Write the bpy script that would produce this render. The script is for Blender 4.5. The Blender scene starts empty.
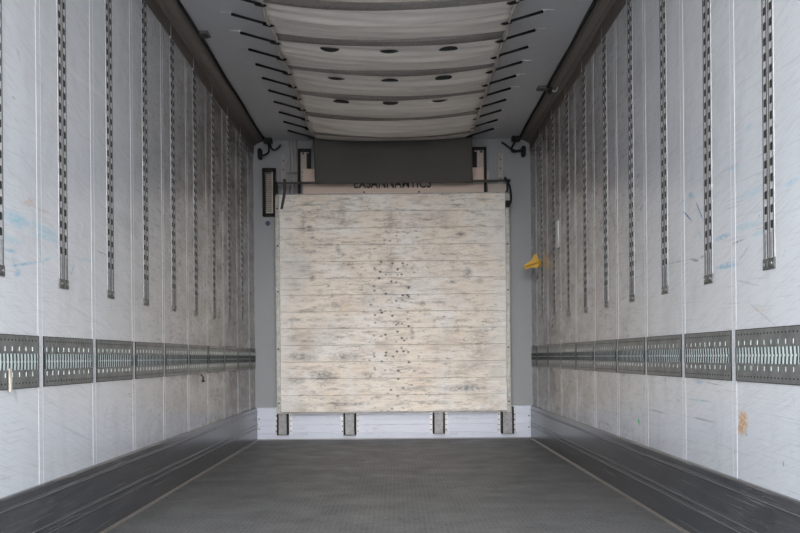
import bpy, bmesh, math, random
from mathutils import Vector, Matrix
random.seed(7)
SC = bpy.context.scene
COL = SC.collection
PI = math.pi

# ------------------------------------------------------------------ camera
HC = 0.73            # eye height over the load floor
F = 960.0            # focal length in pixels of an 800 px wide frame
cam_d = bpy.data.cameras.new('camera'); cam = bpy.data.objects.new('camera', cam_d); COL.objects.link(cam)
cam_d.sensor_width = 36.0; cam_d.lens = 36.0*F/800.0
cam_d.shift_x = (400-397.6)/800.0; cam_d.shift_y = (357-266.5)/800.0
cam_d.clip_end = 200
ROLL = 0.0087
cam.location = (0, 0, HC); cam.rotation_euler = (PI/2, ROLL, 0)
SC.camera = cam

# ------------------------------------------------------------------ world: overcast sky, brightest low behind the open doors
w = bpy.data.worlds.new('sky'); SC.world = w; w.use_nodes = True
wn = w.node_tree; wn.nodes.clear()
wo = wn.nodes.new('ShaderNodeOutputWorld'); bg = wn.nodes.new('ShaderNodeBackground')
tc = wn.nodes.new('ShaderNodeTexCoord')
dot = wn.nodes.new('ShaderNodeVectorMath'); dot.operation = 'DOT_PRODUCT'
dot.inputs[1].default_value = Vector((0.0, -1.0, 0.10)).normalized()
mx = wn.nodes.new('ShaderNodeMath'); mx.operation = 'MAXIMUM'; mx.inputs[1].default_value = 0
pw = wn.nodes.new('ShaderNodeMath'); pw.operation = 'POWER'; pw.inputs[1].default_value = 22
mr = wn.nodes.new('ShaderNodeMapRange'); mr.inputs['To Min'].default_value = 1.0; mr.inputs['To Max'].default_value = 4.2
col = wn.nodes.new('ShaderNodeMix'); col.data_type = 'RGBA'
col.inputs[6].default_value = (0.90, 0.95, 1.0, 1); col.inputs[7].default_value = (1.0, 0.95, 0.90, 1)
wn.links.new(tc.outputs['Generated'], dot.inputs[0]); wn.links.new(dot.outputs['Value'], mx.inputs[0])
wn.links.new(mx.outputs[0], pw.inputs[0]); wn.links.new(pw.outputs[0], mr.inputs['Value'])
wn.links.new(pw.outputs[0], col.inputs[0]); wn.links.new(col.outputs[2], bg.inputs['Color'])
wn.links.new(mr.outputs[0], bg.inputs['Strength']); wn.links.new(bg.outputs[0], wo.inputs['Surface'])
SC.view_settings.view_transform = 'Standard'; SC.view_settings.look = 'None'
SC.view_settings.gamma = 1; SC.view_settings.use_curve_mapping = False
SC.view_settings.exposure = 2.35
SC.cycles.max_bounces = 10; SC.cycles.diffuse_bounces = 7; SC.cycles.glossy_bounces = 5
SC.cycles.use_denoising = True
SC.cycles.sample_clamp_indirect = 6

# ------------------------------------------------------------------ dimensions of the body (metres)
XL, XR = -1.267, 1.195       # inner faces of the side walls
YO, YE = 1.6, 8.526          # open rear end, front wall
ZC = 2.66                    # ceiling

def P(px, py, Y):            # a point of the plane at depth Y
    dx = px-397.6; dy = 357-py
    return ((dx+ROLL*dy)*Y/F, (dy-ROLL*dx)*Y/F+HC)

# ------------------------------------------------------------------ materials
def lin(c):
    return tuple(((v/255)/12.92 if v/255 <= .04045 else ((v/255+.055)/1.055)**2.4) for v in c)+(1,)

class Mat:
    def __init__(s, name, base, rough=.5, metal=0.0, spec=.5):
        s.m = bpy.data.materials.new(name); s.m.use_nodes = True; s.nt = s.m.node_tree
        s.b = s.nt.nodes['Principled BSDF']
        s.b.inputs['Roughness'].default_value = rough; s.b.inputs['Metallic'].default_value = metal
        s.b.inputs['Specular IOR Level'].default_value = spec
        rgb = s.n('ShaderNodeRGB'); rgb.outputs[0].default_value = base if len(base) == 4 else tuple(base)+(1,)
        s.c = rgb.outputs[0]
        tcn = s.n('ShaderNodeTexCoord'); s.co = tcn.outputs['Object']
    def n(s, t): return s.nt.nodes.new(t)
    def l(s, a, b): s.nt.links.new(a, b)
    def mapping(s, scale=(1,1,1), rot=(0,0,0), loc=(0,0,0), typ='POINT', src=None):
        m = s.n('ShaderNodeMapping'); m.vector_type = typ
        m.inputs['Scale'].default_value = scale; m.inputs['Rotation'].default_value = rot; m.inputs['Location'].default_value = loc
        s.l(src or s.co, m.inputs['Vector']); return m.outputs[0]
    def noise(s, scale, vec=None, detail=4, rough=.6):
        t = s.n('ShaderNodeTexNoise'); t.inputs['Scale'].default_value = scale; t.inputs['Detail'].default_value = detail
        t.inputs['Roughness'].default_value = rough
        s.l(vec or s.co, t.inputs['Vector']); return t.outputs['Fac']
    def rng(s, v, a, b, lo=0., hi=1.):
        r = s.n('ShaderNodeMapRange'); r.inputs['From Min'].default_value = a; r.inputs['From Max'].default_value = b
        r.inputs['To Min'].default_value = lo; r.inputs['To Max'].default_value = hi
        s.l(v, r.inputs['Value']); return r.outputs[0]
    def mul(s, a, b):
        m = s.n('ShaderNodeMath'); m.operation = 'MULTIPLY'; s.l(a, m.inputs[0])
        if isinstance(b, (int, float)): m.inputs[1].default_value = b
        else: s.l(b, m.inputs[1])
        return m.outputs[0]
    def mix(s, fac, colr, mode='MIX'):
        m = s.n('ShaderNodeMix'); m.data_type = 'RGBA'; m.blend_type = mode
        if isinstance(fac, (int, float)): m.inputs[0].default_value = fac
        else: s.l(fac, m.inputs[0])
        s.l(s.c, m.inputs[6]); m.inputs[7].default_value = colr if len(colr) == 4 else tuple(colr)+(1,)
        s.c = m.outputs[2]
    def stroke(s, c, size, ang, colr, strength, ax='y', brk=None, soft=.6):
        """a mark of its own shape: an ellipse of half sizes `size` turned by ang; ax: the horizontal axis of the surface"""
        if ax == 'y':
            mp = s.mapping((1000, size[0], size[1]), (ang, 0, 0), (0, c[0], c[1]), 'TEXTURE')
        else:
            mp = s.mapping((size[0], 1000, size[1]), (0, -ang, 0), (c[0], 0, c[1]), 'TEXTURE')
        g = s.n('ShaderNodeTexGradient'); g.gradient_type = 'SPHERICAL'; s.l(mp, g.inputs[0])
        f = s.rng(g.outputs['Fac'], 0, soft, 0, strength)
        if brk is not None: f = s.mul(f, brk)
        s.mix(f, colr)
    def bump(s, h, strength=.2, dist=.002):
        b = s.n('ShaderNodeBump'); b.inputs['Strength'].default_value = strength; b.inputs['Distance'].default_value = dist
        s.l(h, b.inputs['Height']); s.l(b.outputs[0], s.b.inputs['Normal'])
    def rough(s, v): s.l(v, s.b.inputs['Roughness'])
    def done(s):
        s.l(s.c, s.b.inputs['Base Color']); return s.m

def simple(name, base, rough=.5, metal=0., var=.25, scale=14, dark=None, spec=.5):
    m = Mat(name, base, rough, metal, spec)
    d = dark or tuple(v*.55 for v in base[:3])
    m.mix(m.rng(m.noise(scale), .42, .75, 0, var*2), d)
    return m.done()

def wall_material(name, marks):
    m = Mat(name, (.70, .72, .76), .20, 0.0, .8)
    # mottled old coating
    m.mix(m.rng(m.noise(1.1, detail=6), .35, .75, 0, .35), (.54, .55, .565))
    # fine slanting rub marks left by cargo
    v = m.mapping((1, 1.0, 1/26), (-.26, 0, 0), typ='TEXTURE')
    sc = m.noise(6.0, v, 8, .70)
    m.mix(m.rng(sc, .50, .70, 0, .38), (.38, .385, .40))
    m.mix(m.rng(sc, .42, .26, 0, .25), (.73, .74, .76))
    v2 = m.mapping((1, 1.1, 1/50), (.02, 0, 0), typ='TEXTURE')
    m.mix(m.rng(m.noise(4.0, v2, 5, .6), .57, .70, 0, .45), (.38, .38, .39))
    v3 = m.mapping((1, .8, 1/40), (-.5, 0, 0), typ='TEXTURE')
    m.mix(m.rng(m.noise(7.0, v3, 5, .6), .62, .74, 0, .3), (.44, .44, .45))
    m.mix(m.rng(m.noise(2.3, m.mapping((1, 1.6, .8), loc=(0, 3, 1)), 6, .7), .50, .66, 0, .30), (.46, .46, .475))
    # front half: fading light and the board's brown reflection painted in, with worn scuffs
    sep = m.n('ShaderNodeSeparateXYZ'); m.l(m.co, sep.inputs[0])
    dim_wear = m.rng(sep.outputs['Y'], 4.2, 6.8)
    wm = dim_wear
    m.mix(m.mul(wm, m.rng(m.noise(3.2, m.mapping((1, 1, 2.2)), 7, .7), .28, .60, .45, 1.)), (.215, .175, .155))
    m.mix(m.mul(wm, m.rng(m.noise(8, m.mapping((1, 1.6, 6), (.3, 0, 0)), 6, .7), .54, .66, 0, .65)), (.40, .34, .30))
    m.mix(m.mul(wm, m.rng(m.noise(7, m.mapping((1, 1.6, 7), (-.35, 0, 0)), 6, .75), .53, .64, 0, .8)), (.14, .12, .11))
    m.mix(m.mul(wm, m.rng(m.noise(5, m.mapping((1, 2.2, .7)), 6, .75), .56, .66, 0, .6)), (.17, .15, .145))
    # chipped spots
    m.mix(m.rng(m.noise(34, m.mapping((1, 1, .6)), 2, .5), .745, .80, 0, .7), (.22, .22, .23))
    brk = m.rng(m.noise(42, m.mapping((1, 1, 2.4)), 5, .8), .36, .54)
    for (c, size, ang, colr, st) in marks:
        m.stroke(c, (size[0]*1.15, size[1]*.85), ang, colr, st*.62, 'y', brk, .6)
    return m.done()

BLUE = lin((90, 165, 205)); DBLUE = lin((35, 105, 160)); ORNG = lin((205, 150, 80)); BLK = lin((60, 62, 66)); TEAL = lin((120, 190, 215))
def WL(px, py):   # point of the left wall seen at px,py -> (y, z)
    dx = px-397.6; dy = 357-py; u = dx+ROLL*dy; Y = F*XL/u
    return (Y, (dy-ROLL*dx)*Y/F+HC)
def WR(px, py):
    dx = px-397.6; dy = 357-py; u = dx+ROLL*dy; Y = F*XR/u
    return (Y, (dy-ROLL*dx)*Y/F+HC)

# pen and rub marks, each given by its two ends and half width
def mark(W, x0, y0, x1, y1, t, c, st):
    a, b = W(x0, y0), W(x1, y1)
    return (((a[0]+b[0])/2, (a[1]+b[1])/2), (math.hypot(b[0]-a[0], b[1]-a[1])/2+t*.5, t), math.atan2(b[1]-a[1], b[0]-a[0]), c, st)
LITE = lin((226, 229, 233)); GRY = lin((105, 106, 112)); BRN = lin((200, 150, 120))
marks_l = [mark(WL, *q) for q in [
    (3, 214, 26, 220, .03, TEAL, .7), (8, 221, 30, 224, .03, TEAL, .6), (2, 237, 22, 243, .02, TEAL, .55), (28, 222, 60, 237, .02, TEAL, .7), (30, 232, 62, 243, .018, TEAL, .6),
    (5, 249, 16, 252, .011, BLUE, .9), (10, 266, 40, 262, .009, BLUE, .85), (15, 274, 21, 272, .018, BLUE, .8), (12, 258, 17, 270, .008, BLUE, .7),
    (38, 222, 41, 262, .010, TEAL, .7), (41, 248, 42, 268, .012, BLUE, .6), (71, 276, 75, 262, .010, BLUE, .75), (82, 241, 86, 222, .014, TEAL, .6), (76, 258, 95, 262, .012, TEAL, .5),
    (40, 262, 58, 255, .010, TEAL, .6), (24, 203, 34, 204, .016, BRN, .8), (38, 209, 48, 213, .012, BRN, .5), (28, 199, 34, 200, .01, BRN, .5),
    (68, 66, 82, 82, .022, LITE, .8), (76, 76, 102, 96, .020, LITE, .8), (98, 251, 108, 256, .006, BLK, .8), (114, 212, 142, 236, .06, GRY, .35), (50, 256, 58, 262, .04, LITE, .9),
    (104, 418, 110, 402, .008, TEAL, .8), (17, 50, 20, 60, .012, BLK, .4), (12, 97, 15, 99, .008, BLK, .8), (60, 300, 110, 330, .008, GRY, .3), (120, 150, 135, 170, .006, LITE, .7),
    (97, 150, 98, 200, .008, LITE, .7), (170, 60, 172, 120, .02, LITE, .5), (14, 390, 17, 400, .02, GRY, .5), (112, 368, 114, 370, .02, BLK, .9), (60, 425, 90, 440, .01, GRY, .4)]]
marks_r = [mark(WR, *q) for q in [
    (683, 211, 692, 221, .008, DBLUE, 1.5), (696, 202, 703, 220, .009, DBLUE, 1.5), (697, 227, 702, 240, .006, BLUE, .8), (678, 206, 687, 198, .010, TEAL, .8), (688, 195, 694, 196, .018, BLUE, .8),
    (715, 240, 729, 234, .014, BLUE, .95), (714, 268, 740, 264, .014, BLUE, .95), (700, 258, 704, 256, .010, BLK, .8), (690, 259, 699, 261, .010, BLK, .95), (668, 264, 690, 259, .005, BLK, .6),
    (732, 244, 746, 238, .007, BLK, .95), (738, 262, 750, 244, .007, GRY, .5), (730, 230, 762, 222, .020, TEAL, .5), (735, 200, 770, 185, .024, TEAL, .4), (750, 236, 775, 228, .012, TEAL, .6),
    (784, 186, 799, 178, .014, TEAL, .6), (728, 170, 740, 166, .014, TEAL, .6), (745, 130, 752, 124, .014, TEAL, .5), (636, 178, 640, 174, .016, DBLUE, .8), (640, 210, 643, 205, .016, DBLUE, .7),
    (646, 262, 647, 271, .018, BLUE, .6), (700, 182, 712, 190, .008, TEAL, .5), (739, 429, 746, 427, .036, ORNG, 1.6), (740, 418, 746, 420, .042, ORNG, 1.4), (745, 432, 747, 436, .006, BLK, .9), (741, 412, 744, 430, .008, ORNG, .9),
    (695, 381, 703, 383, .016, BLUE, .8), (688, 399, 712, 402, .006, BLUE, .8), (676, 400, 680, 401, .012, BLUE, .6), (692, 417, 716, 423, .006, BLK, .8), (648, 409, 668, 414, .005, BLK, .8), (700, 381, 725, 386, .004, GRY, .8),
    (638, 420, 640, 424, .020, lin((50, 205, 100)), 1.6), (612, 215, 619, 240, .05, GRY, .6), (775, 108, 776, 134, .007, LITE, 1.), (775, 122, 776, 128, .008, lin((190, 150, 90)), .9), (712, 145, 713, 180, .006, LITE, .8),
    (556, 345, 600, 346, .006, BLK, .7), (600, 345, 612, 346, .006, BLK, .8), (556, 312, 572, 334, .012, LITE, .5), (604, 232, 606, 262, .006, GRY, .6), (600, 420, 612, 427, .010, BLK, .6), (735, 280, 760, 286, .006, GRY, .5),
    (752, 311, 766, 309, .010, lin((205, 185, 140)), .7), (763, 442, 770, 446, .008, LITE, .9), (612, 60, 616, 95, .05, LITE, .35), (661, 100, 665, 110, .008, GRY, .7), (746, 300, 780, 330, .005, GRY, .5)]]
M = {}
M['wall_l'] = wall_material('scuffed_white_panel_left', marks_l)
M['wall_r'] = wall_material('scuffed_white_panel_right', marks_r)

m = Mat('seam_strip', (.67, .68, .70), .5); m.mix(m.rng(m.noise(20), .45, .7, 0, .35), (.5, .5, .52)); M['seam'] = m.done()
m = Mat('dark_floor', (.172, .170, .173), .62)
m.mix(m.rng(m.noise(1.2, m.mapping((1, .45, 1)), 7, .7), .38, .66, 0, .8), (.225, .222, .223))
m.mix(m.rng(m.noise(4.5, m.mapping((1, .5, 1)), 7, .75), .50, .66, 0, .55), (.10, .098, .098))
dia = m.n('ShaderNodeTexChecker'); dia.inputs['Scale'].default_value = 62; m.l(m.mapping((1, .55, 1), (0, 0, .785)), dia.inputs['Vector'])
m.mix(m.mul(dia.outputs['Fac'], .42), (.095, .093, .094))
m.mix(m.rng(m.noise(85, m.mapping((1, .5, 1)), 3, .7), .52, .66, 0, .8), (.05, .048, .047))
m.mix(m.rng(m.noise(48, m.mapping((1, .5, 1)), 4, .8), .62, .70, 0, .65), (.34, .33, .32))
m.mix(m.rng(m.noise(3, m.mapping((7, .4, 1)), 5, .7), .60, .72, 0, .35), (.25, .22, .20))
m.mix(m.rng(m.noise(12, m.mapping((1, .6, 1)), 2, .5), .74, .78, 0, .7), (.30, .26, .21))
m.bump(m.noise(120, m.mapping((1, .6, 1)), 2), .5, .002); m.rough(m.rng(m.noise(4), .3, .7, .42, .66)); M['floor'] = m.done()
m = Mat('ceiling_panel', (.56, .57, .605), .42); m.mix(m.rng(m.noise(1.5, detail=5), .4, .7, 0, .35), (.50, .505, .53)); M['ceil'] = m.done()
m = Mat('cove_aluminium', (.115, .095, .085), .5); m.mix(m.rng(m.noise(5, m.mapping((1, .15, 1)), 5), .4, .7, 0, .6), (.13, .115, .10)); M['cove'] = m.done()
M['cove_ridge'] = simple('cove_ridge', (.17, .15, .14), .5)
m = Mat('kick_plate_aluminium', (.085, .087, .095), .24, .25)
vv = m.mapping((1, 1.6, 1/14), (.02, 0, 0), typ='TEXTURE')
m.mix(m.rng(m.noise(6, vv, 6, .7), .50, .68, 0, .5), (.15, .153, .165))
m.mix(m.rng(m.noise(7, m.mapping((1, .5, 1/30), (-.12, 0, 0), typ='TEXTURE'), 5, .7), .62, .68, 0, .6), (.27, .28, .30))
m.mix(m.rng(m.noise(3, m.mapping((1, 1.5, 1/60), (.01, 0, 0), typ='TEXTURE'), 4, .6), .60, .66, 0, .7), (.30, .30, .31))
m.mix(m.rng(m.noise(5, m.mapping((1, .8, 2.5)), 4), .5, .75, 0, .8), (.045, .045, .05))
M['skirt'] = m.done()
M['skirt_ridge'] = simple('kick_plate_ridge', (.20, .20, .21), .4, .3)
M['floor_edge'] = simple('floor_edge_strip', (.25, .225, .20), .5, .3, .35, 30)
m = Mat('grey_end_panel', (.27, .283, .302), .42); m.mix(m.rng(m.noise(2, detail=5), .4, .7, 0, .3), (.22, .23, .245)); M['end'] = m.done()
m = Mat('white_kick_panel', (.61, .655, .77), .38)  # blue of the reflected sky is put into this white panel's base
m.mix(m.rng(m.noise(7, m.mapping((1, 1, 2.5)), 6, .7), .56, .72, 0, .55), (.36, .36, .38))
m.mix(m.rng(m.noise(4, m.mapping((.5, 1, 18)), 4), .58, .7, 0, .35), (.40, .41, .43)); M['kick'] = m.done()

def gal(name, base, rough=.45, metal=.6, sc=30):
    m = Mat(name, base, rough, metal)
    m.mix(m.rng(m.noise(sc, detail=5, rough=.7), .42, .62, 0, .7), tuple(v*.55 for v in base[:3]))
    m.mix(m.rng(m.noise(sc*1.8, detail=3), .60, .74, 0, .5), tuple(min(1, v*1.7) for v in base[:3]))
    return m.done()
M['rail_plate'] = gal('galvanised_plate', (.24, .245, .24), .42, .4, 22)
M['track_edge_shade'] = simple('track_edge_shade', (.075, .072, .07), .5, 0, .1)  # dark strips standing in for the shadow along the rail edges
M['rail_edge'] = simple('plate_edge', (.05, .05, .05), .5)
M['rail_bar'] = simple('pressed_bar', (.78, .87, .85), .30, .1, .15)
M['fin'] = simple('pressed_fin', (.045, .048, .05), .6, 0, .1, spec=.25)
M['hem'] = simple('hem_tape', (.56, .51, .46), .6, 0, .4, 12)
M['slot_dark'] = simple('slot_shadow_gap', (.018, .019, .02), .8, 0, .1)
M['track'] = gal('track_aluminium', (.62, .62, .64), .38, .1, 40)
M['track_lip'] = simple('track_lip', (.56, .55, .55), .35, .4, .2)
M['bracket'] = gal('track_bracket_zinc', (.17, .17, .165), .45, .5, 60)
M['bolt'] = simple('bolt_steel', (.34, .34, .34), .35, .8, .1)
M['black'] = simple('black_rubber', (.010, .010, .011), .7, 0, .2, spec=.25)
M['black_metal'] = simple('black_painted_metal', (.011, .011, .012), .6, 0, .2, spec=.25)
M['post'] = gal('post_zinc', (.26, .26, .275), .45, .2, 25)
M['flange'] = simple('flange_zinc', (.50, .51, .55), .4, .3, .2)
M['beige'] = simple('beige_laminate', (.48, .42, .375), .5, 0, .25, 18)
M['pinkish'] = simple('aged_plastic_strip', (.40, .36, .35), .5, 0, .3, 18)
m = Mat('header_ply', (.62, .50, .43), .55); m.mix(m.rng(m.noise(6, m.mapping((.4, 1, 10)), 5), .5, .7, 0, .6), (.48, .39, .34)); M['header'] = m.done()
M['letter'] = simple('black_lettering', (.03, .027, .025), .6, 0, .1)
M['yellow'] = simple('yellow_plastic', (.62, .36, .02), .45, 0, .2)
M['rod'] = simple('grey_rod', (.16, .15, .15), .4, .4, .2)
M['strap_grey'] = simple('grey_webbing', (.06, .058, .055), .8, 0, .2)
M['white_tab'] = simple('white_tab', (.62, .62, .60), .6, 0, .1)
M['blue'] = simple('blue_sticker', (.03, .035, .12), .5, 0, .1)
M['cream'] = simple('cream_tape', (.60, .54, .47), .6, 0, .2)
M['vent_slat'] = simple('vent_slat_tan', (.40, .345, .31), .5, .1, .2)
M['lamp_grey'] = simple('lamp_housing', (.10, .10, .095), .5, .1, .2)
m = Mat('concrete', (.42, .40, .38), .8); m.mix(m.rng(m.noise(.6, detail=6), .4, .7, 0, .5), (.34, .33, .31)); M['ground'] = m.done()
M['shell'] = simple('outer_panel', (.6, .6, .62), .4, 0, .1)

# duct cloth
m = Mat('duct_cloth', (.80, .755, .70), .28)
m.mix(m.rng(m.noise(2.2, m.mapping((.6, 2.4, 1)), 6, .6), .40, .70, 0, .5), (.48, .455, .425))
m.mix(m.rng(m.noise(7, m.mapping((.4, 4, 1)), 4, .6), .55, .75, 0, .35), (.70, .68, .66))
m.mix(m.rng(m.noise(3, m.mapping((.25, 5, 1)), 4, .6), .52, .70, 0, .45), (.36, .34, .32))
m.bump(m.noise(4, m.mapping((.4, 4, 1)), 5), .8, .012); M['cloth'] = m.done()
m = Mat('duct_band', (.36, .335, .315), .7)
m.mix(m.rng(m.noise(60, detail=3, rough=.8), .46, .56, 0, .6), (.20, .185, .175))
m.mix(m.rng(m.noise(5, m.mapping((1, .3, 1)), 4), .5, .7, 0, .5), (.22, .20, .19)); M['band'] = m.done()
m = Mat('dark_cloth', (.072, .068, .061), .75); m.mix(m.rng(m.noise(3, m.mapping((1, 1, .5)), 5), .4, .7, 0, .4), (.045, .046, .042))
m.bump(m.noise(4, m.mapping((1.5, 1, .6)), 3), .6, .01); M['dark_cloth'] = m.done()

# whitewashed boards
m = Mat('weathered_white_boards', (.84, .765, .675), .5)
str1 = m.noise(3.0, m.mapping((2.0, 1, 9)), 8, .75)
m.mix(m.rng(m.noise(1.7, m.mapping((1, 1, 1.6), loc=(0, 0, 3)), 6, .65), .46, .60, 0, .85), (.84, .83, .815))
m.mix(m.rng(m.noise(2.2, m.mapping((1, 1, 2), loc=(7, 0, 5)), 6, .65), .50, .66, 0, .65), (.66, .54, .43))
m.mix(m.rng(m.noise(1.5, m.mapping((1.1, 1, 1.8), loc=(2, 0, 8)), 7, .7), .52, .66, 0, .55), (.44, .41, .37))
m.mix(m.rng(str1, .49, .63, 0, .62), (.40, .35, .30))
m.mix(m.rng(m.noise(3.4, m.mapping((1.1, 1, 8), loc=(3, 0, 1)), 8, .8), .535, .645, 0, .9), (.24, .20, .17))
pat = m.rng(m.noise(2.2, m.mapping((1, 1, 1.4), loc=(11, 0, 2)), 4, .6), .42, .58)
m.mix(m.mul(pat, m.rng(m.noise(12, m.mapping((1, 1, 3.0), loc=(1, 0, 2)), 7, .8), .545, .625, 0, .9)), (.14, .12, .105))
m.mix(m.rng(m.noise(11, m.mapping((3.2, 1, 1), loc=(5, 0, 2)), 6, .8), .60, .68, 0, .5), (.30, .27, .24))
m.mix(m.rng(m.noise(8, m.mapping((1, 1, 2), loc=(9, 0, 2)), 5, .7), .60, .68, 0, .7), (.82, .80, .78))
brk = m.rng(m.noise(26, m.mapping((1, 1, 2)), 6, .8), .40, .56, .0, 1.)
GR = lin((120, 118, 116)); DK = lin((75, 70, 66)); WH = lin((232, 230, 226))
YB = 8.36
BCX = (P(277, 412.8, YB)[0]+P(511, 410, YB)[0])/2
for (px, py, a, b, c, st) in [(300, 357, .12, .035, GR, .9), (347, 357, .13, .035, GR, .9), (294, 380, .10, .04, DK, .75), (323, 376, .12, .06, GR, .9), (368, 375, .06, .035, DK, .6),
        (352, 404, .17, .020, DK, .7), (466, 388, .19, .030, GR, 1.), (433, 402, .12, .018, DK, .6), (412, 389, .12, .02, GR, .6), (480, 345, .11, .16, GR, .45),
        (342, 213, .035, .08, DK, .55), (345, 222, .09, .05, lin((160, 140, 120)), .6), (303, 222, .03, .10, DK, .5), (288, 219, .035, .016, DK, .95), (330, 218, .1, .03, DK, .35),
        (338, 248, .018, .035, DK, .9), (342, 254, .03, .02, DK, .7), (312, 277, .03, .035, GR, .9), (333, 259, .035, .03, lin((165, 140, 110)), .6), (293, 285, .06, .02, DK, .5),
        (461, 234, .045, .018, DK, .95), (468, 273, .04, .05, lin((70, 78, 88)), .85), (479, 274, .07, .06, WH, .8), (480, 280, .03, .03, DK, .6), (499, 226, .05, .06, GR, .7),
        (451, 282, .05, .016, DK, .8), (390, 220, .05, .12, DK, .4), (391, 262, .05, .13, DK, .45), (396, 360, .09, .5, DK, .10), (292, 338, .06, .03, DK, .6), (340, 337, .05, .012, DK, .7),
        (294, 320, .05, .014, DK, .7), (335, 305, .03, .03, lin((70, 80, 100)), .55), (412, 333, .02, .06, DK, .7), (440, 302, .06, .014, DK, .6), (420, 303, .06, .012, DK, .5),
        (441, 340, .12, .03, lin((165, 160, 155)), .5), (423, 304, .03, .02, DK, .6), (447, 332, .08, .10, lin((175, 170, 165)), .3), (350, 380, .035, .33, WH, .55), (441, 390, .035, .45, WH, .45),
        (367, 412, .25, .012, WH, .9), (297, 270, .12, .3, lin((205, 208, 210)), .4), (290, 398, .06, .16, WH, .5), (505, 400, .04, .15, WH, .5), (470, 366, .12, .08, lin((165, 162, 158)), .35)]:
    X, Z = P(px, py, YB)
    m.stroke((X-BCX, Z), (a*1.35, b*1.35), 0, c, st, 'x', brk, .75)
# clusters of small punctures in the middle
vor = m.n('ShaderNodeTexVoronoi'); vor.inputs['Scale'].default_value = 21; m.l(m.mapping((1, .0001, 1.25)), vor.inputs['Vector'])
dots = m.rng(vor.outputs['Distance'], .34, .14)
X, Z = P(392, 325, YB); mp = m.mapping((.34, 1000, 1.15), loc=(X-BCX, 0, Z), typ='TEXTURE')
g = m.n('ShaderNodeTexGradient'); g.gradient_type = 'SPHERICAL'; m.l(mp, g.inputs[0])
rndm = m.n('ShaderNodeSeparateColor'); m.l(vor.outputs['Color'], rndm.inputs[0])
m.mix(m.mul(m.mul(dots, m.rng(g.outputs['Fac'], .1, .5)), m.rng(rndm.outputs[0], .35, .5)), (.06, .052, .048))
sx_ = m.n('ShaderNodeSeparateXYZ'); m.l(m.co, sx_.inputs[0]); ab = m.n('ShaderNodeMath'); ab.operation = 'ABSOLUTE'; m.l(sx_.outputs['X'], ab.inputs[0])
m.mix(m.mul(m.rng(ab.outputs[0], .78, 1.0), m.rng(m.noise(3, m.mapping((1, 1, 1.5))), .35, .6, .2, .75)), (.80, .80, .80))
m.bump(str1, .3, .004); M['boards'] = m.done()
M['board_trim'] = gal('board_edge_angle', (.42, .41, .39), .5, .3, 25)

# ------------------------------------------------------------------ mesh helpers
class MB:
    def __init__(s): s.bm = bmesh.new(); s.mi = 0
    def mat(s, i): s.mi = i; return s
    def box(s, x0, x1, y0, y1, z0, z1):
        vs = [s.bm.verts.new((x, y, z)) for x in (x0, x1) for y in (y0, y1) for z in (z0, z1)]
        for q in ((0,1,3,2), (4,6,7,5), (0,4,5,1), (2,3,7,6), (0,2,6,4), (1,5,7,3)):
            f = s.bm.faces.new([vs[i] for i in q]); f.material_index = s.mi
        return s
    def prism(s, pts, axis, a, b):
        """extrude a closed outline (list of 2D points) along axis from a to b"""
        def v3(p, t):
            return {'y': (p[0], t, p[1]), 'x': (t, p[0], p[1]), 'z': (p[0], p[1], t)}[axis]
        A = [s.bm.verts.new(v3(p, a)) for p in pts]; B = [s.bm.verts.new(v3(p, b)) for p in pts]
        n = len(pts); fs = [s.bm.faces.new(A), s.bm.faces.new(B[::-1])]
        for i in range(n): fs.append(s.bm.faces.new((A[i], B[i], B[(i+1) % n], A[(i+1) % n])))
        for f in fs: f.material_index = s.mi
        return s
    def tube(s, pts, r, n=8, radii=None):
        pts = [Vector(p) for p in pts]; rings = []
        for i, p in enumerate(pts):
            t = (pts[min(i+1, len(pts)-1)]-pts[max(i-1, 0)]).normalized()
            up = Vector((0, 0, 1)) if abs(t.z) < .9 else Vector((0, 1, 0))
            a = t.cross(up).normalized(); b = t.cross(a).normalized(); rr = radii[i] if radii else r
            rings.append([s.bm.verts.new(p+rr*(math.cos(2*PI*k/n)*a+math.sin(2*PI*k/n)*b)) for k in range(n)])
        for i in range(len(rings)-1):
            for k in range(n):
                f = s.bm.faces.new((rings[i][k], rings[i][(k+1) % n], rings[i+1][(k+1) % n], rings[i+1][k])); f.material_index = s.mi; f.smooth = True
        for rg in (rings[0], rings[-1][::-1]):
            f = s.bm.faces.new(rg); f.material_index = s.mi
        return s
    def disc(s, c, r, axis, depth, n=10):
        c = Vector(c); d = Vector(axis).normalized()*depth
        return s.tube([c-d/2, c+d/2], r, n)
    def build(s, name, mats, parent=None, bevel=0, loc=None):
        bmesh.ops.recalc_face_normals(s.bm, faces=s.bm.faces)
        me = bpy.data.meshes.new(name); s.bm.to_mesh(me); s.bm.free()
        for mt in (mats if isinstance(mats, (list, tuple)) else [mats]): me.materials.append(M[mt])
        o = bpy.data.objects.new(name, me); COL.objects.link(o)
        if parent: o.parent = parent
        if loc: o.location = loc
        if bevel:
            b = o.modifiers.new('bevel', 'BEVEL'); b.width = bevel; b.segments = 2; b.limit_method = 'ANGLE'
        return o

def smooth_path(pts, n=8):
    pts = [Vector(p) for p in pts]; out = []
    q = [pts[0]*2-pts[1]]+pts+[pts[-1]*2-pts[-2]]
    for i in range(1, len(q)-2):
        for k in range(n):
            t = k/n; a, b, c, d = q[i-1:i+3]
            out.append(.5*((2*b)+(c-a)*t+(2*a-5*b+4*c-d)*t*t+(3*b-a-3*c+d)*t**3))
    out.append(pts[-1]); return out

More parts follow.
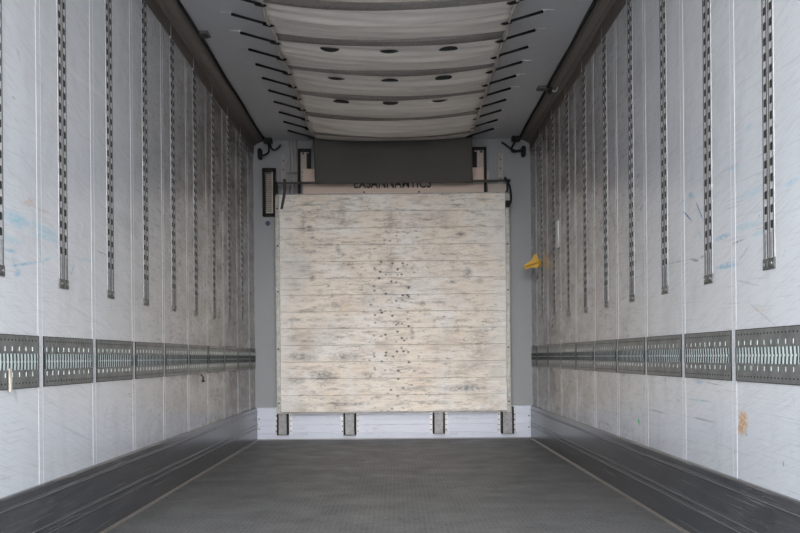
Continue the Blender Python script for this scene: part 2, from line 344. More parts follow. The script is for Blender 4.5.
def struct(o, label=None):
    o['kind'] = 'structure'
    if label: o['label'] = label
    return o
def tag(o, label, cat, group=None):
    o['label'] = label; o['category'] = cat
    if group: o['group'] = group
    return o
def thing(name, label, cat, loc=(0,0,0), rz=0, group=None):
    o = bpy.data.objects.new(name, None); o.empty_display_size = .1; COL.objects.link(o)
    o.location = loc; o.rotation_euler = (0, 0, rz)
    return tag(o, label, cat, group)
KIDS = {}
def copy_tree(o, parent=None):
    c = o.copy(); COL.objects.link(c)
    if parent: c.parent = parent
    for ch in [k for k in bpy.data.objects if k.parent == o]: copy_tree(ch, c)
    return c
ORD = ['first', 'second', 'third', 'fourth', 'fifth', 'sixth', 'seventh', 'eighth', 'ninth', 'tenth', 'eleventh']

# ------------------------------------------------------------------ the setting
struct(MB().box(-40, 40, -60, 40, -1.35, -1.15).build('ground', 'ground'), 'pale concrete yard below the body')
struct(MB().box(XL-.08, XR+.08, YO, YE+.08, -.14, 0).build('floor', 'floor'), 'dark grey worn load floor')
struct(MB().box(XL-.08, XR+.08, YO, YE+.08, ZC, ZC+.10).build('ceiling', 'ceil'), 'bluish grey smooth ceiling')
SEAMS = [3.405+.6*k for k in range(-3, 9)]
def side_wall(name, x, sgn, mt, lab):
    b = MB(); b.box(*sorted((x, x-sgn*.08)), YO, YE, 0, ZC)
    for y in SEAMS:          # a flat cover strip with a rib on each edge
        b.box(*sorted((x, x+sgn*.0006)), y-.020, y+.020, .28, 2.56)
        b.mat(1)
        for e in (-.020, .020): b.box(*sorted((x, x+sgn*.0009)), y+e-.0018, y+e+.0018, .28, 2.56)
        b.mat(0)
    return struct(b.build(name, [mt, 'seam']), lab)
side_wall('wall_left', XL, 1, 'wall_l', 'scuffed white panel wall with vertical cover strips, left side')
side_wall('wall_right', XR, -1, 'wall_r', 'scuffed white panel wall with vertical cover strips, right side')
b = MB().box(XL-.08, XR+.08, YE, YE+.08, 0, ZC)
struct(b.build('wall_back', 'end'), 'plain grey front end wall')

def cove(name, x, sgn, xi, lab):
    pts = [(x, 2.545), (x+sgn*.006, 2.545), (x+sgn*.008, 2.615), (x+sgn*.014, 2.622), (x+sgn*.020, 2.619), (x+sgn*.030, 2.632),
           (xi-sgn*.02, 2.650), (xi, 2.652), (xi, ZC), (x, ZC)]
    b = MB().prism(pts, 'y', YO, YE)
    b.mat(1)
    b.prism([(x+sgn*.012, 2.620), (x+sgn*.017, 2.614), (x+sgn*.021, 2.622)], 'y', YO+.001, YE-.001)
    b.prism([(x+sgn*.032, 2.633), (x+sgn*.037, 2.628), (x+sgn*.042, 2.636)], 'y', YO+.001, YE-.001)
    return struct(b.build(name, ['cove', 'cove_ridge']), lab)
cove('trim_1', XL, 1, -1.172, 'dark brown cove trim under the ceiling on the left')
cove('trim_2', XR, -1, 1.102, 'dark brown cove trim under the ceiling on the right')

def skirt(name, x, sgn, lab):
    def q(o, z): return (x+sgn*o, z)
    pts = [q(0, .292), q(.014, .292), q(.018, .286), q(.018, .262), q(.023, .258), q(.023, .250), q(.019, .246), q(.019, .150), q(.023, .147), q(.023, .140),
           q(.019, .137), q(.019, .122), q(.023, .119), q(.023, .112), q(.019, .108), q(.019, 0), q(0, 0)]
    b = MB().prism(pts, 'y', YO, 8.505)
    b.mat(1)
    for z in (.254, .1435, .1155): b.box(*sorted((x+sgn*.022, x+sgn*.0245)), YO+.001, 8.504, z-.002, z+.002)
    b.mat(2); b.prism([q(.019, .010), q(.026, .007), q(.030, 0), q(.019, 0)], 'y', YO+.002, 8.503)
    return struct(b.build(name, ['skirt', 'skirt_ridge', 'floor_edge']), lab)
skirt('baseboard_left', XL, 1, 'dark ribbed metal kick plate along the left wall')
skirt('baseboard_right', XR, -1, 'dark ribbed metal kick plate along the right wall')

# white panel at the foot of the end wall
z0, z1 = .012, P(300, 407.5, 8.5)[1]
b = MB()
b.prism([(8.526, z0), (8.508, z0), (8.506, z0+.05), (8.510, z0+.055), (8.510, z0+.12), (8.506, z0+.125), (8.506, z0+.165), (8.510, z0+.17), (8.510, z1-.01), (8.514, z1), (8.526, z1)],
        'x', XL+.001, XR-.001)
struct(b.build('baseboard_back', 'kick'), 'white ribbed panel at the foot of the grey end wall')
kp = bpy.data.objects['baseboard_back']
for px, z in ((259, .19), (529, .20), (529, .1), (259, .1)):
    X = P(px, 420, 8.5)[0]; MB().disc((X, 8.507, z), .006, (0, 1, 0), .01).build('screw', 'slot_dark', kp)

# ------------------------------------------------------------------ vertical lashing tracks
def make_track():
    t = thing('lashing_track', '', 'lashing track', group='slotted lashing tracks on the side walls')
    H = 1.62
    for s in (-1, 1):
        c = s*.0245; b = MB()
        b.mat(2); b.box(0, .0014, c-.0180, c+.0180, .03, H)
        b.mat(3)
        for e in (-.0165, .0148): b.box(0, .0044, c+e, c+e+.0017, .03, H)
        b.mat(0)
        z = .130
        while z < H-.02:
            b.prism([(c-.0115, z+.003), (c-.0085, z), (c+.0085, z), (c+.0115, z+.003), (c+.0115, z+.023), (c+.0085, z+.026), (c-.0085, z+.026), (c-.0115, z+.023)], 'x', .0005, .0018); z += .0495
        for e in (-.0100, .0065): b.box(.0005, .0018, c+e, c+e+.0035, .04, .118)
        b.build('slotted_rail', ['slot_dark', 'track_lip', 'track', 'track_edge_shade'], t)
    b = MB().box(0, .0016, -.0055, .0055, .03, H); b.build('centre_strip', 'track_lip', t)
    b = MB().box(0, .0045, -.050, .050, 0, .036).box(.004, .006, -.046, -.006, .006, .030).box(.004, .006, .006, .046, .006, .030)
    br = b.build('end_bracket', 'bracket', t, .001)
    for y in (-.03, .03): MB().disc((.007, y, .018), .006, (1, 0, 0), .005).build('bolt', 'bolt', br)
    b = MB().prism([(-.046, H-.085), (-.041, H-.085), (-.041, H+.001), (.046, H+.001), (.046, H+.006), (-.046, H+.006)], 'x', 0, .009)
    b.build('top_clip', 'track_lip', t)
    return t
proto = make_track(); first = True
for side in ('left', 'right'):
    for k in range(9):
        o = proto if first else copy_tree(proto); first = False
        y = (3.045 if side == 'left' else 3.075)+.5995*k
        x, rz = (XL, 0) if side == 'left' else (XR, PI)
        o.location = (x, y, 1.0); o.rotation_euler = (0, 0, rz)
        n = 9-k
        where = {1: 'nearest the front end wall', 9: 'nearest the open end, by the photo edge'}.get(n, f'{ORD[n-1]} out from the front end wall')
        o['label'] = f'vertical slotted lashing track on the {side} wall, {where}'
del first

# ------------------------------------------------------------------ horizontal perforated rail plates
def plate_mesh(L, name='rail_plate'):
    b = MB(); h = .0895
    b.box(0, .0035, -L/2, L/2, -h, h)
    b.mat(1); b.box(0, .0045, -L/2, L/2, h-.0015, h+.0005).box(0, .0045, -L/2, L/2, -h-.0005, -h+.0015)
    b.box(0, .0045, -L/2, -L/2+.002, -h, h).box(0, .0045, L/2-.002, L/2, -h, h)
    b.mat(2); b.box(0, .0042, -L/2+.006, L/2-.006, -.027, .027)         # bright channel behind the pressed fins
    n = int((L-.02)/.029); y0 = -(n-1)*.029/2
    b.mat(3)
    for y in (-L/2+.006, L/2-.010): b.box(.003, .0075, y, y+.004, -.027, .027)
    for i in range(n):
        y = y0+i*.029
        b.mat(3)
        for s_ in (-1, 1):
            b.prism([(y-.0040, s_*.027), (y+.0015, s_*.027), (y+.0045, s_*.003), (y-.0010, s_*.003)], 'x', .003, .0077)
        b.prism([(y-.001, -.003), (y+.006, -.003), (y+.006, .003), (y-.001, .003)], 'x', .003, .0052)
        b.mat(2)
        if i % 2 == 0:
            for s in (-1, 1): b.box(.002, .0048, y-.0018, y+.0018, s*.043-.0075, s*.043+.0075)
            b.mat(3)
            for s in (-1, 1): b.box(.002, .0040, y+.0030, y+.0065, s*.043-.0075, s*.043+.0075)
        b.mat(1)
        for s in (-1, 1): b.box(.002, .0040, y-.005, y+.004, s*.072-.0025, s*.072+.0025)
    return b.build(name, ['rail_plate', 'slot_dark', 'rail_bar', 'fin'])
base = plate_mesh(.553); short = None; used = False
for side in ('left', 'right'):
    x, sgn, rz = (XL, 1, 0) if side == 'left' else (XR, -1, PI)
    ks = range(0, 10)
    for k in ks:
        if side == 'left' or True:
            yc = SEAMS[2]+.3+.6*k if False else 3.105+.6*k
        if k == 9:
            a, e = 8.205+.0235, YE-.002
            if short is None: short = plate_mesh(e-a); o = short
            else: o = short.copy(); COL.objects.link(o)
            yc = (a+e)/2
        else:
            if not used: o = base; used = True
            else: o = base.copy(); COL.objects.link(o)
        o.location = (x, yc, HC-.005); o.rotation_euler = (0, 0, rz)
        n = 10-k
        if k == 9: lab = f'short perforated galvanised rail plate cut off at the end wall, {side} wall'
        elif k == 0: lab = f'perforated galvanised rail plate at the open end of the row on the {side} wall'
        else: lab = f'perforated galvanised rail plate on the {side} wall, {ORD[n-1]} of the row from the end wall'
        tag(o, lab, 'rail plate', 'perforated rail plates along the side walls')

# small things on the walls
Y, Z = WL(7.5, 381)
o = MB().box(0, .003, -.010, .010, -.035, .040).box(.003, .005, -.006, .008, -.035, .01).build('tape_strip', 'cream'); o.location = (XL+.008, Y, Z)
tag(o, 'cream tape strip hanging over the nearest rail plate on the left wall', 'tape')
Y, Z = WL(200, 376)
t = thing('wall_hook', 'small dark hook hanging below the rail plates on the left wall', 'hook', (XL, Y, Z))
MB().box(0, .006, -.012, .012, .0, .045).build('hook_plate', 'bracket', t)
MB().tube(smooth_path([(.006, 0, .01), (.02, 0, -.01), (.018, 0, -.035), (.030, 0, -.03)]), .005).build('hook', 'black_metal', t)
Y, Z = WR(558.4, 248)
t = thing('label_holder', 'narrow upright light plastic strip on the right wall near the front end', 'holder', (XR, Y, Z))
MB().box(-.012, 0, -.045, .045, 0, .20).build('strip', 'white_tab', t, .003)
MB().box(-.014, -.012, .020, .036, .01, .19).build('edge', 'beige', t)

# ------------------------------------------------------------------ yellow clip on the right wall near the end
Y = 8.02
xa, za = P(524.0, 267, Y)
t = thing('yellow_strap_clip', 'bright yellow folded plastic clip sticking out of the right wall near the end', 'clip', (XR, Y, za))
pts = []
outline = [(524, 265), (531, 260.5), (534, 254.5), (536.5, 254), (538.3, 260), (539, 266), (536, 268), (531, 267.5), (525.5, 270)]
pp = [(P(a, c, Y)[0]-XR, P(a, c, Y)[1]-za) for a, c in outline]
MB().prism(pp, 'y', -.018, .012).build('clip_body', 'yellow', t, .004)
a = P(526, 267, Y); c = P(538, 262, Y)
MB().tube([(a[0]-XR, -.02, a[1]-za), (c[0]-XR, -.035, c[1]-za), (0, -.02, c[1]-za-.01)], .008).build('clip_arm', 'yellow', t)
MB().box(-.008, .0, -.06, .05, -.005, .06).build('clip_mount', 'yellow', t, .003)

# ------------------------------------------------------------------ boarded panel on its posts
xa, zb = P(277, 412.8, YB); xb, _ = P(511, 410, YB); xb2, zt = P(508.5, 193, YB); zt = (P(280, 195, YB)[1]+zt)/2; zb = (zb+P(511, 410, YB)[1])/2
t = thing('boarded_panel', 'large whitewashed weathered panel of horizontal boards at the front end', 'panel', ((xa+xb)/2, YB, 0))
wx = (xb-xa)/2
b = MB(); n = 13; hgt = (zt-zb)/n
for i in range(n):
    za_, zb_ = zb+i*hgt, zb+(i+1)*hgt
    b.prism([(0.0, za_+.003), (.003, za_+.0005), (.030, za_+.0005), (.030, zb_-.0005), (.003, zb_-.0005), (0.0, zb_-.003)], 'x', -wx+.030, wx-.030)
# shift the shader's frame: the object sits at the world origin in x so that the marks stay in place
brd = b.build('boards', 'boards', t)
for s in (-1, 1):
    b = MB(); e = s*wx; b.box(*sorted((e, e-s*.036)), -.008, .040, zb-.004, zt-.004)
    tr = b.build('edge_angle', 'board_trim', t, .002)
    for z in (zb+.08, zb+.55, zb+1.05, zb+1.45, zt-.12): MB().disc((s*(wx-.018), -.009, z), .008, (0, 1, 0), .004).build('screw', 'black_metal', tr)
MB().box(-wx, wx, -.004, .036, zb-.012, zb-.003).build('bottom_rail', 'board_trim', t)
MB().box(-wx+.02, wx-.02, -.004, .030, zt+.000, zt+.008).build('top_rail', 'board_trim', t)
# keep marks aligned: use the panel centre as texture origin
posts = [((277, 288.3), 'below the left edge of the boarded panel'), ((343.5, 356), 'left of the middle under the boarded panel'),
         ((433, 445), 'right of the middle under the boarded panel'), ((501.5, 514), 'below the right edge of the boarded panel')]
for (pa, pb), lab in posts:
    x0 = P(pa, 430, 8.42)[0]; x1 = P(pb, 430, 8.42)[0]; xc = (x0+x1)/2; hw = (x1-x0)/2; ze = P(pa, 435.3 if pa < 400 else 433.8, 8.42)[1]
    p = thing('support_post', f'zinc channel bracket with riveted flanges {lab}', 'bracket', (xc, YE-.024, 0), group='brackets carrying the boarded panel')
    b = MB(); y1 = 0; y0 = -.085; zt2 = .285
    b.box(-hw+.016, hw-.016, y0, y0+.006, ze, zt2)
    b.build('web', 'post', p)
    for s in (-1, 1):
        b = MB(); b.box(*sorted((s*hw, s*(hw-.014))), y0-.002, y1, ze, zt2); b.build('channel_side', 'black_metal', p)
        b = MB(); b.box(*sorted((s*hw, s*(hw+.028))), y1-.004, y1+.003, ze+.01, zt2); fl = b.build('flange', 'flange', p)
        for z in (ze+.03, ze+.075, ze+.12, ze+.165): MB().disc((s*(hw+.014), y1-.005, z), .0055, (0, 1, 0), .004).build('rivet', 'black_metal', fl)
    MB().box(-hw, hw, y0, y1, ze, ze+.004).build('end_cap', 'flange', p)

# ------------------------------------------------------------------ header board with lettering above the panel
YH = 8.40
xa, za = P(303, 193.5, YH); xb, zb2 = P(508, 192, YH)
_, zt2 = P(400, 168, YH)
t = thing('header_board', 'tan header board with half hidden black lettering above the boarded panel', 'board', ((xa+xb)/2, YH, 0))
cx = (xa+xb)/2
MB().box(xa-cx, P(484, 190, YH)[0]-cx, 0, .018, zt+.012, zt2).build('board', 'header', t, .002)
MB().box(P(488, 190, YH)[0]-cx, xb-cx, 0, .018, zt+.012, P(490, 184, YH)[1]).build('end_piece', 'beige', t, .002)
fc = bpy.data.curves.new('lettering', 'FONT'); fc.body = 'EXSANNAMTICS'; fc.size = .115; fc.extrude = .001; fc.offset = .0015; fc.align_x = 'LEFT'; fc.space_character = 1.0
tx = bpy.data.objects.new('lettering', fc); COL.objects.link(tx); dg = bpy.context.evaluated_depsgraph_get()
me = bpy.data.meshes.new_from_object(tx.evaluated_get(dg)); bpy.data.objects.remove(tx)
xs = [v.co.x for v in me.vertices]; L0, R0 = P(354, 188.2, YH), P(431, 187, YH); sx = (R0[0]-L0[0])/(max(xs)-min(xs))
for v in me.vertices:
    v.co = Vector((L0[0]-cx+(v.co.x-min(xs))*sx, -.001-v.co.z, v.co.y*1.15+L0[1]))
lt = bpy.data.objects.new('lettering', me); COL.objects.link(lt); lt.parent = t; me.materials.append(M['letter'])
for px, py in ((364, 192.2), (419, 191.8)):
    X, Z = P(px, py, YH); MB().disc((X-cx, -.001, Z), .008, (0, 1, 0), .006).build('screw', 'black_metal', t)

# ------------------------------------------------------------------ rod across the top of the panel, strap and cable
YR = 8.29
a = P(275, 183.2, YR); c = P(509, 180.6, YR)
t = thing('curtain_rod', 'thin dark horizontal rod under the grey curtain, above the panel', 'rod', (0, YR, 0))
MB().tube([(a[0], 0, a[1]), (c[0], 0, c[1])], .0105, 10).build('rod_tube', 'rod', t)
for q_ in (a, c): MB().box(q_[0]*.985-.012, q_[0]*.985+.012, 0, .012, (q_[1]-.004), (q_[1]+.004)).box(q_[0]*.985-.008, q_[0]*.985+.008, .004, .085, zt+.0095, zt+.014).box(q_[0]*.985-.008, q_[0]*.985+.008, .004, .010, zt+.0095, q_[1]).build('rod_bracket', 'black_metal', t)
MB().tube([(a[0]-.01, 0, a[1]), (a[0]+.02, 0, a[1])], .014, 10).build('end_cap', 'black_metal', t)
MB().tube([(c[0]-.02, 0, c[1]), (c[0]+.012, 0, c[1])], .014, 10).build('end_cap', 'black_metal', t)
pts = [(284.5, 181.5, YR-.006), (284.5, 192, YR-.018), (283, 201, YR-.014), (281.5, 209, YR-.014)]
b = MB()
pw_ = [(*P(x, y, Y_)[:1], Y_, P(x, y, Y_)[1]) for x, y, Y_ in pts]
sp = smooth_path([(pw_[0][0], YR+.014, pw_[0][2]-.008), (pw_[0][0], YR+.012, pw_[0][2]+.016), (pw_[0][0], YR-.013, pw_[0][2]+.014)]+pw_[1:], 4)
for q0, q1 in zip(sp, sp[1:]):
    vs = [b.bm.verts.new(v) for v in ((q0.x-.012, q0.y, q0.z), (q0.x+.012, q0.y, q0.z), (q1.x+.012, q1.y, q1.z), (q1.x-.012, q1.y, q1.z),
                                      (q0.x-.012, q0.y+.004, q0.z), (q0.x+.012, q0.y+.004, q0.z), (q1.x+.012, q1.y+.004, q1.z), (q1.x-.012, q1.y+.004, q1.z))]
    for f in ((0,1,2,3), (4,5,6,7), (0,1,5,4), (1,2,6,5), (2,3,7,6), (3,0,4,7)): b.bm.faces.new([vs[i] for i in f])
tag(b.build('hanging_strap', 'strap_grey'), 'short dark webbing strap hanging from the left end of the rod', 'strap')
pts = [(505, 181.6, YR+.024), (505, 178.6, YR+.018), (505.2, 177.9, YR), (505.8, 178.6, YR-.019), (507, 181.5, YR-.025), (509.5, 186, YR-.02), (511, 195, YR-.02), (510.6, 202, YR-.02), (508.3, 206, YR-.02)]
b = MB().tube(smooth_path([(P(x, y, Y_)[0], Y_, P(x, y, Y_)[1]) for x, y, Y_ in pts]), .009)
X, Z = P(507.6, 203, YR-.02); b.box(X-.018, X+.018, YR-.035, YR-.008, Z-.035, Z+.02)
tag(b.build('hanging_cable', 'black'), 'short black cable hanging from the right end of the rod', 'cable')

# ------------------------------------------------------------------ fittings on the upper end wall
def rect(pa, pb, Y): 
    x0, z1 = P(pa[0], pa[1], Y); x1, z0 = P(pb[0], pb[1], Y); return x0, x1, z0, z1
Yw = 8.46
x0, x1, z0, z1 = rect((262, 167.8), (275.8, 215.9), Yw)
t = thing('air_vent', 'tall narrow slatted vent with thick black frame left of the panel', 'vent', ((x0+x1)/2, YE, z0))
hw = (x1-x0)/2; hh = z1-z0
b = MB().box(-hw, -hw+.024, -.06, 0, 0, hh).box(hw-.024, hw, -.06, 0, 0, hh).box(-hw, hw, -.06, 0, 0, .026).box(-hw, hw, -.06, 0, hh-.028, hh)
b.build('frame', 'black_metal', t, .003)
b = MB().box(-hw+.024, hw-.024, -.02, 0, .026, hh-.028); b.build('back_panel', 'lamp_grey', t)
b = MB(); k = 0; z = .035
while z < hh-.045: b.box(-hw+.030, hw-.040, -.046, -.02, z, z+.009); z += .0165
b.build('slats', 'vent_slat', t)
MB().box(hw-.036, hw-.026, -.052, -.02, .03, hh-.032).box(-hw+.03, hw-.026, -.052, -.02, .026, .034).build('bright_edge', 'cream', t)

def perforated(px0, py0, px1, py1, lab):
    x0, x1, z0, z1 = rect((px0, py0), (px1, py1), 8.5)
    t = thing('perforated_strip', lab, 'strip', ((x0+x1)/2, YE, z0), group='upright perforated strips on the end wall')
    hw = (x1-x0)/2; hh = z1-z0
    MB().box(-hw, hw, -.010, 0, 0, hh).box(-hw, -hw+.004, -.016, 0, 0, hh).box(hw-.004, hw, -.016, 0, 0, hh).build('strip', 'pinkish', t)
    for f in (.16, .36, .62, .84): MB().disc((0, -.0105, hh*f), .0065, (0, 1, 0), .004).build('hole', 'slot_dark', t)
    MB().disc((0, -.014, hh-.02), .018, (0, 1, 0), .008, 14).build('top_cap', 'pinkish', t)
perforated(281, 154.2, 285.6, 194, 'upright perforated strip on the end wall right of the slatted vent')
perforated(498, 152.8, 503.6, 192.5, 'upright perforated strip on the end wall beside the right black framed panel')
# twin pipes
t = thing('twin_pipes', 'pair of thin reddish grey pipes running down the upper left end wall', 'pipes', (P(292, 170, 8.5)[0], YE, 0))
cx = t.location.x
for px in (289.8, 293.0, 296.5):
    X = P(px, 170, 8.5)[0]-cx
    MB().tube([(X, -.010, P(px, 194, 8.5)[1]), (X, -.010, ZC-.001)], .008).build('pipe', 'pinkish', t)
MB().box(-.045, .045, -.024, 0, 2.36, 2.375).build('pipe_clip', 'bracket', t)

def framed(side):
    Yf = 8.44
    if side == 'left':
        x0, x1, z0, z1 = rect((297.8, 149), (311.2, 193.5), Yf); out = -1
        lab = 'beige plate with tall black frame and slot, left of the curtain'
    else:
        x0, x1, z0, z1 = rect((472.5, 147.2), (486.7, 192), Yf); out = 1
        lab = 'beige plate with tall black frame and slot, right of the curtain'
    t = thing('framed_bracket', lab, 'bracket', ((x0+x1)/2, YE, z0), group='black framed plates beside the curtain')
    hw = (x1-x0)/2; hh = z1-z0
    b = MB(); b.box(*sorted((out*hw, out*(hw-.018))), -.10, -.05, 0, hh); b.box(-hw, hw, -.10, -.05, hh-.020, hh)
    b.box(*sorted((-out*hw, -out*(hw-.014))), -.10, -.05, hh-.20, hh)
    b.build('frame', 'black_metal', t, .002)
    zlow = hh*.30
    MB().box(*sorted((out*(hw-.022), -out*(hw+.004))), -.06, 0, zlow, hh-.022).build('plate', 'beige', t, .002)
    MB().box(*sorted((-out*(hw-.012), -out*(hw-.040))), -.068, -.055, hh-.215, hh-.035).build('slot', 'slot_dark', t)
    for z in (zlow+.075, zlow+.035, hh-.035): MB().disc((out*(hw-.045), -.062, z), .010, (0, 1, 0), .006).build('hole', 'slot_dark', t)
    if side == 'right': MB().box(hw+.004, hw+.024, -.055, 0, zlow, zlow+.075).build('side_tab', 'beige', t)
framed('left'); framed('right')

def plug(px, py0, py1, cable, lab, knob):
    x0, z1 = P(px-2.3, py0, 8.48); x1, z0 = P(px+2.3, py1, 8.48); xc = (x0+x1)/2
    t = thing('cable_plug', lab, 'plug', (xc, YE, (z0+z1)/2)); hw = (x1-x0)/2; hh = (z1-z0)/2
    pts = [(hw*math.cos(a)*1.0, (hh-hw)*(1 if math.sin(a) > 0 else -1)+hw*math.sin(a)) for a in [2*PI*(k+.5)/20 for k in range(20)]]
    MB().prism(pts, 'y', -.055, 0).build('plug_body', 'black', t, .004)
    for c in cable:
        q = [(P(x, y, 8.46)[0]-xc, 8.46-YE-d, P(x, y, 8.46)[1]-(z0+z1)/2) for x, y, d in c]
        MB().tube(smooth_path(q), .0085).build('cable', 'black', t)
    X, Z = P(knob[0], knob[1], 8.42)
    MB().box(X-xc-.045, X-xc+.03, -.13, -.06, ZC-.045-(z0+z1)/2, ZC-.001-(z0+z1)/2).build('clamp', 'black_metal', t, .006)
plug(259.8, 148.2, 159.2, [[(261.5, 155.5, .02), (265.5, 155.6, .03), (269, 152.5, .03), (269.6, 147.5, .04), (268.3, 141.5, .07)],
                          [(270.3, 144, .06), (272, 149, .03), (275, 150.5, .02), (278.5, 148.3, .02), (281, 145.3, .02)]],
     'black oval plug with looped cable in the upper left corner of the end wall', (268.8, 139))
plug(523.7, 145.7, 156.6, [[(522, 151.3, .02), (517, 152, .03), (512.5, 152.5, .03), (511, 149.5, .04), (514, 143.5, .06), (515.5, 140, .08)],
                          [(522, 150.6, .02), (515, 151.3, .03), (509.5, 148.5, .02), (505, 145, .02), (501.5, 142.8, .02)]],
     'black oval plug with looped cable in the upper right corner of the end wall', (517, 137))
X, Z = P(267.4, 223, 8.5)
o = MB().disc((0, -.001, 0), .022, (0, 1, 0), .002, 20).build('round_sticker', 'blue'); o.location = (X, YE-.001, Z)
tag(o, 'small round dark blue sticker on the grey end wall below the vent', 'sticker')

# ------------------------------------------------------------------ cables along the ceiling edges and small ceiling fittings
for side, x in (('left', -1.158), ('right', 1.088)):
    pts = [(x+.003*math.sin(i*1.7), YO+.1+i*.35, ZC-.010) for i in range(21)]+[(x, YE-.06, ZC-.010)]
    o = MB().tube(pts, .0095).build('ceiling_cable', 'black')
    tag(o, f'long black cable running along the {side} edge of the ceiling', 'cable')
def ceil_pt(px, py):
    dx = px-397.6; dy = 357-py; Y = F*(ZC-HC)/(dy-ROLL*dx); return ((dx+ROLL*dy)*Y/F, Y)
X, Y = ceil_pt(203.8, 33.2)
t = thing('marker_lamp', 'small flat rectangular fitting on the ceiling near the left wall', 'lamp', (X, Y, ZC))
MB().box(-.034, .034, -.05, .05, -.014, 0).build('housing', 'lamp_grey', t, .004)
MB().box(-.024, .024, -.038, .038, -.020, -.014).build('lens', 'strap_grey', t, .004)
X, Y = ceil_pt(544, 87)
t = thing('cable_clamp', 'small dark clamp holding the cable on the ceiling near the right wall', 'clamp', (X, Y, ZC))
MB().box(-.05, .03, -.04, .04, -.020, 0).build('clamp_plate', 'lamp_grey', t, .004)
MB().box(.03, .055, -.03, .03, -.045, 0).build('clamp_jaw', 'black_metal', t, .004)
MB().tube(smooth_path([(.05, -.02, -.03), (.075, -.05, -.045), (.085, -.07, -.03), (.09, -.1, -.02)]), .005).build('tie_tail', 'white_tab', t)

# ------------------------------------------------------------------ hanging cloth air duct
DX0, DX1 = -.695, .640; DY0, DY1 = 2.2, 8.19
BANDS = [4.95+.588*k for k in range(-4, 5)]+[8.04]
def duct_z(x, y):
    s = (x-(DX0+DX1)/2)/((DX1-DX0)/2)
    near = max(0, min(abs(y-bb) for bb in BANDS)-.068)/.226
    bay = (math.sin(min(near, 1)*PI/2))**2
    edge = 2.592-.004*math.sin(y*21)
    sag = .050*(1-s*s)
    wr = .006*math.sin(y*46+2*s)*(1-abs(s)*.3)*bay+.004*math.sin(y*83-3*s+1)
    fall = .0
    if y > 7.75: fall = -.022*min(1, (y-7.75)/.4); sag *= 1-.35*min(1, (y-7.75)/.4)
    return edge-sag-.027*bay*(1-.6*s**4)+wr-fall
duct = thing('air_duct', 'long grey cloth air duct with dark cross bands strapped under the ceiling', 'air duct', (0, 0, 0))
b = MB(); nx, ny = 28, 360; G = []
for j in range(ny+1):
    y = DY0+(DY1-DY0)*j/ny; row = []
    for i in range(nx+1):
        x = DX0+(DX1-DX0)*i/nx
        ex = .008*math.sin(y*10.5) if i in (0, nx) else 0
        row.append(b.bm.verts.new((x+ex, y, duct_z(x, y))))
    G.append(row)
for j in range(ny):
    for i in range(nx):
        f = b.bm.faces.new((G[j][i], G[j+1][i], G[j+1][i+1], G[j][i+1])); f.smooth = True
o = b.build('duct_sheet', 'cloth', duct); sm = o.modifiers.new('s', 'SOLIDIFY'); sm.thickness = .003; sm.offset = 1
for bb in BANDS:
    wb = .070 if bb < 6 else (.06 if bb < 8 else .035)
    b = MB(); R0_ = []
    for j in range(5):
        y = bb-wb+2*wb*j/4
        R0_.append([b.bm.verts.new((DX0+.012+(DX1-DX0-.024)*i/nx, y, duct_z(DX0+(DX1-DX0)*i/nx, y)-.0035)) for i in range(nx+1)])
    for j in range(4):
        for i in range(nx):
            f = b.bm.faces.new((R0_[j][i], R0_[j+1][i], R0_[j+1][i+1], R0_[j][i+1])); f.smooth = True
    o = b.build('cross_band', 'band', duct); sm = o.modifiers.new('s', 'SOLIDIFY'); sm.thickness = .002; sm.offset = 0
for y in (5.665, 6.255, 6.83):
    for x in (-.385, -.035, .315):
        b = MB(); n = 24; zc = None
        c = b.bm.verts.new((x, y, duct_z(x, y)-.008)); ring = []
        for k in range(n):
            a = 2*PI*k/n; xx = x+.056*math.cos(a); yy = y+.026*math.sin(a); ring.append(b.bm.verts.new((xx, yy, duct_z(xx, yy)-.006+(0.002*math.sin(a)))))
        for k in range(n): b.bm.faces.new((c, ring[k], ring[(k+1) % n]))
        o = b.build('air_outlet', 'slot_dark', duct); sm = o.modifiers.new('s', 'SOLIDIFY'); sm.thickness = .002; sm.offset = 0
for s, x in ((-1, DX0), (1, DX1)):
    pts = [(x+.008*math.sin(y*10.5), y, duct_z(x, y)-.002) for y in [DY0+(DY1-DY0)*j/160 for j in range(161)]]
    MB().tube(pts, .0085, 8).build('edge_hem', 'hem', duct)
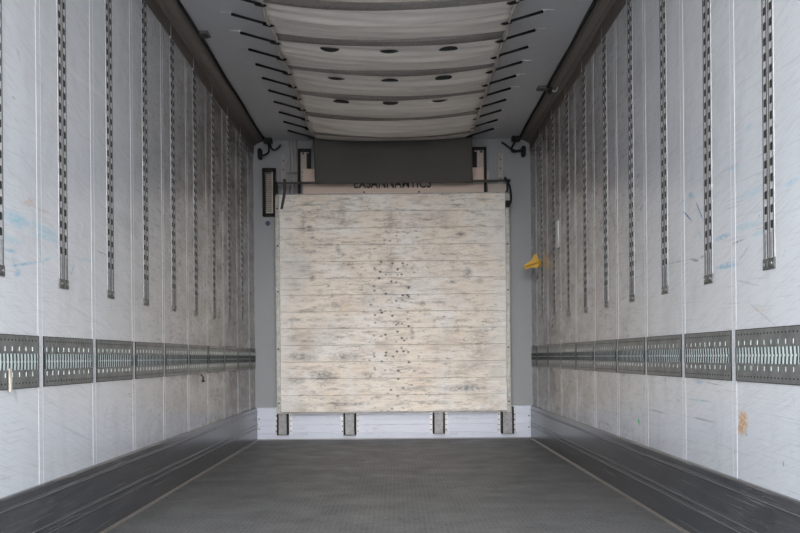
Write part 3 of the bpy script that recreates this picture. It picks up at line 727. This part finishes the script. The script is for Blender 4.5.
# the dark curtain that closes the end of the duct
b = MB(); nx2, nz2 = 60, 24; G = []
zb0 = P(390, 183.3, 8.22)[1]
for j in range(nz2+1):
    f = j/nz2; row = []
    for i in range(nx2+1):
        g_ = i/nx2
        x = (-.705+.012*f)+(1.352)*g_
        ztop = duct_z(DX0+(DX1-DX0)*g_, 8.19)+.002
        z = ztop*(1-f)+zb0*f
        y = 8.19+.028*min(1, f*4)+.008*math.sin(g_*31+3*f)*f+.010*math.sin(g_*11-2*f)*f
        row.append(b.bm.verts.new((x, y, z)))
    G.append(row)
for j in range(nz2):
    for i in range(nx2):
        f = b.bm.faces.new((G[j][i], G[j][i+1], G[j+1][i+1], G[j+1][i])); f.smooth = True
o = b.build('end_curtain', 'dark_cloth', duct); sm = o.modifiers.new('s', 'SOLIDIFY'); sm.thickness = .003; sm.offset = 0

# elastic straps between the duct and the ceiling
def make_strap(sgn):
    t = thing('elastic_strap', '', 'strap', group='black elastic straps holding up the cloth duct')
    # local: origin on the ceiling, strap runs inwards (towards -x*sgn) and down
    L, dz = .208, -.068
    MB().tube([(0, 0, -.010), (-sgn*L*.5, 0, -.010+(dz+.008)*.5), (-sgn*L, 0, dz-.002)], .0085, 8, [.0085, .0075, .008]).build('elastic', 'black', t)
    MB().tube([(-sgn*(L-.03), 0, dz+.004), (-sgn*(L+.012), 0, dz-.010), (-sgn*(L+.030), 0, dz-.009)], .0075, 8, [.012, .009, .003]).build('hook', 'black', t)
    MB().box(*sorted((sgn*.062, -sgn*.004)), -.006, .006, -.0035, 0).box(-.006, .006, -.005, .005, -.014, 0).build('ceiling_tab', 'white_tab', t)
    return t
for side, sgn, x in (('left', -1, -.910), ('right', 1, .828)):
    pr = make_strap(sgn)
    for k in range(11):
        o = pr if k == 0 else copy_tree(pr)
        y = 5.047+.3055*k
        o.location = (x, y, ZC)
        kk = 11-k
        where = 'closest to the end wall' if kk == 1 else ('cut by the top photo edge' if kk == 11 else f'{ORD[kk-1]} from the end wall')
        o['label'] = f'black elastic strap on the {side} edge of the duct, {where}'
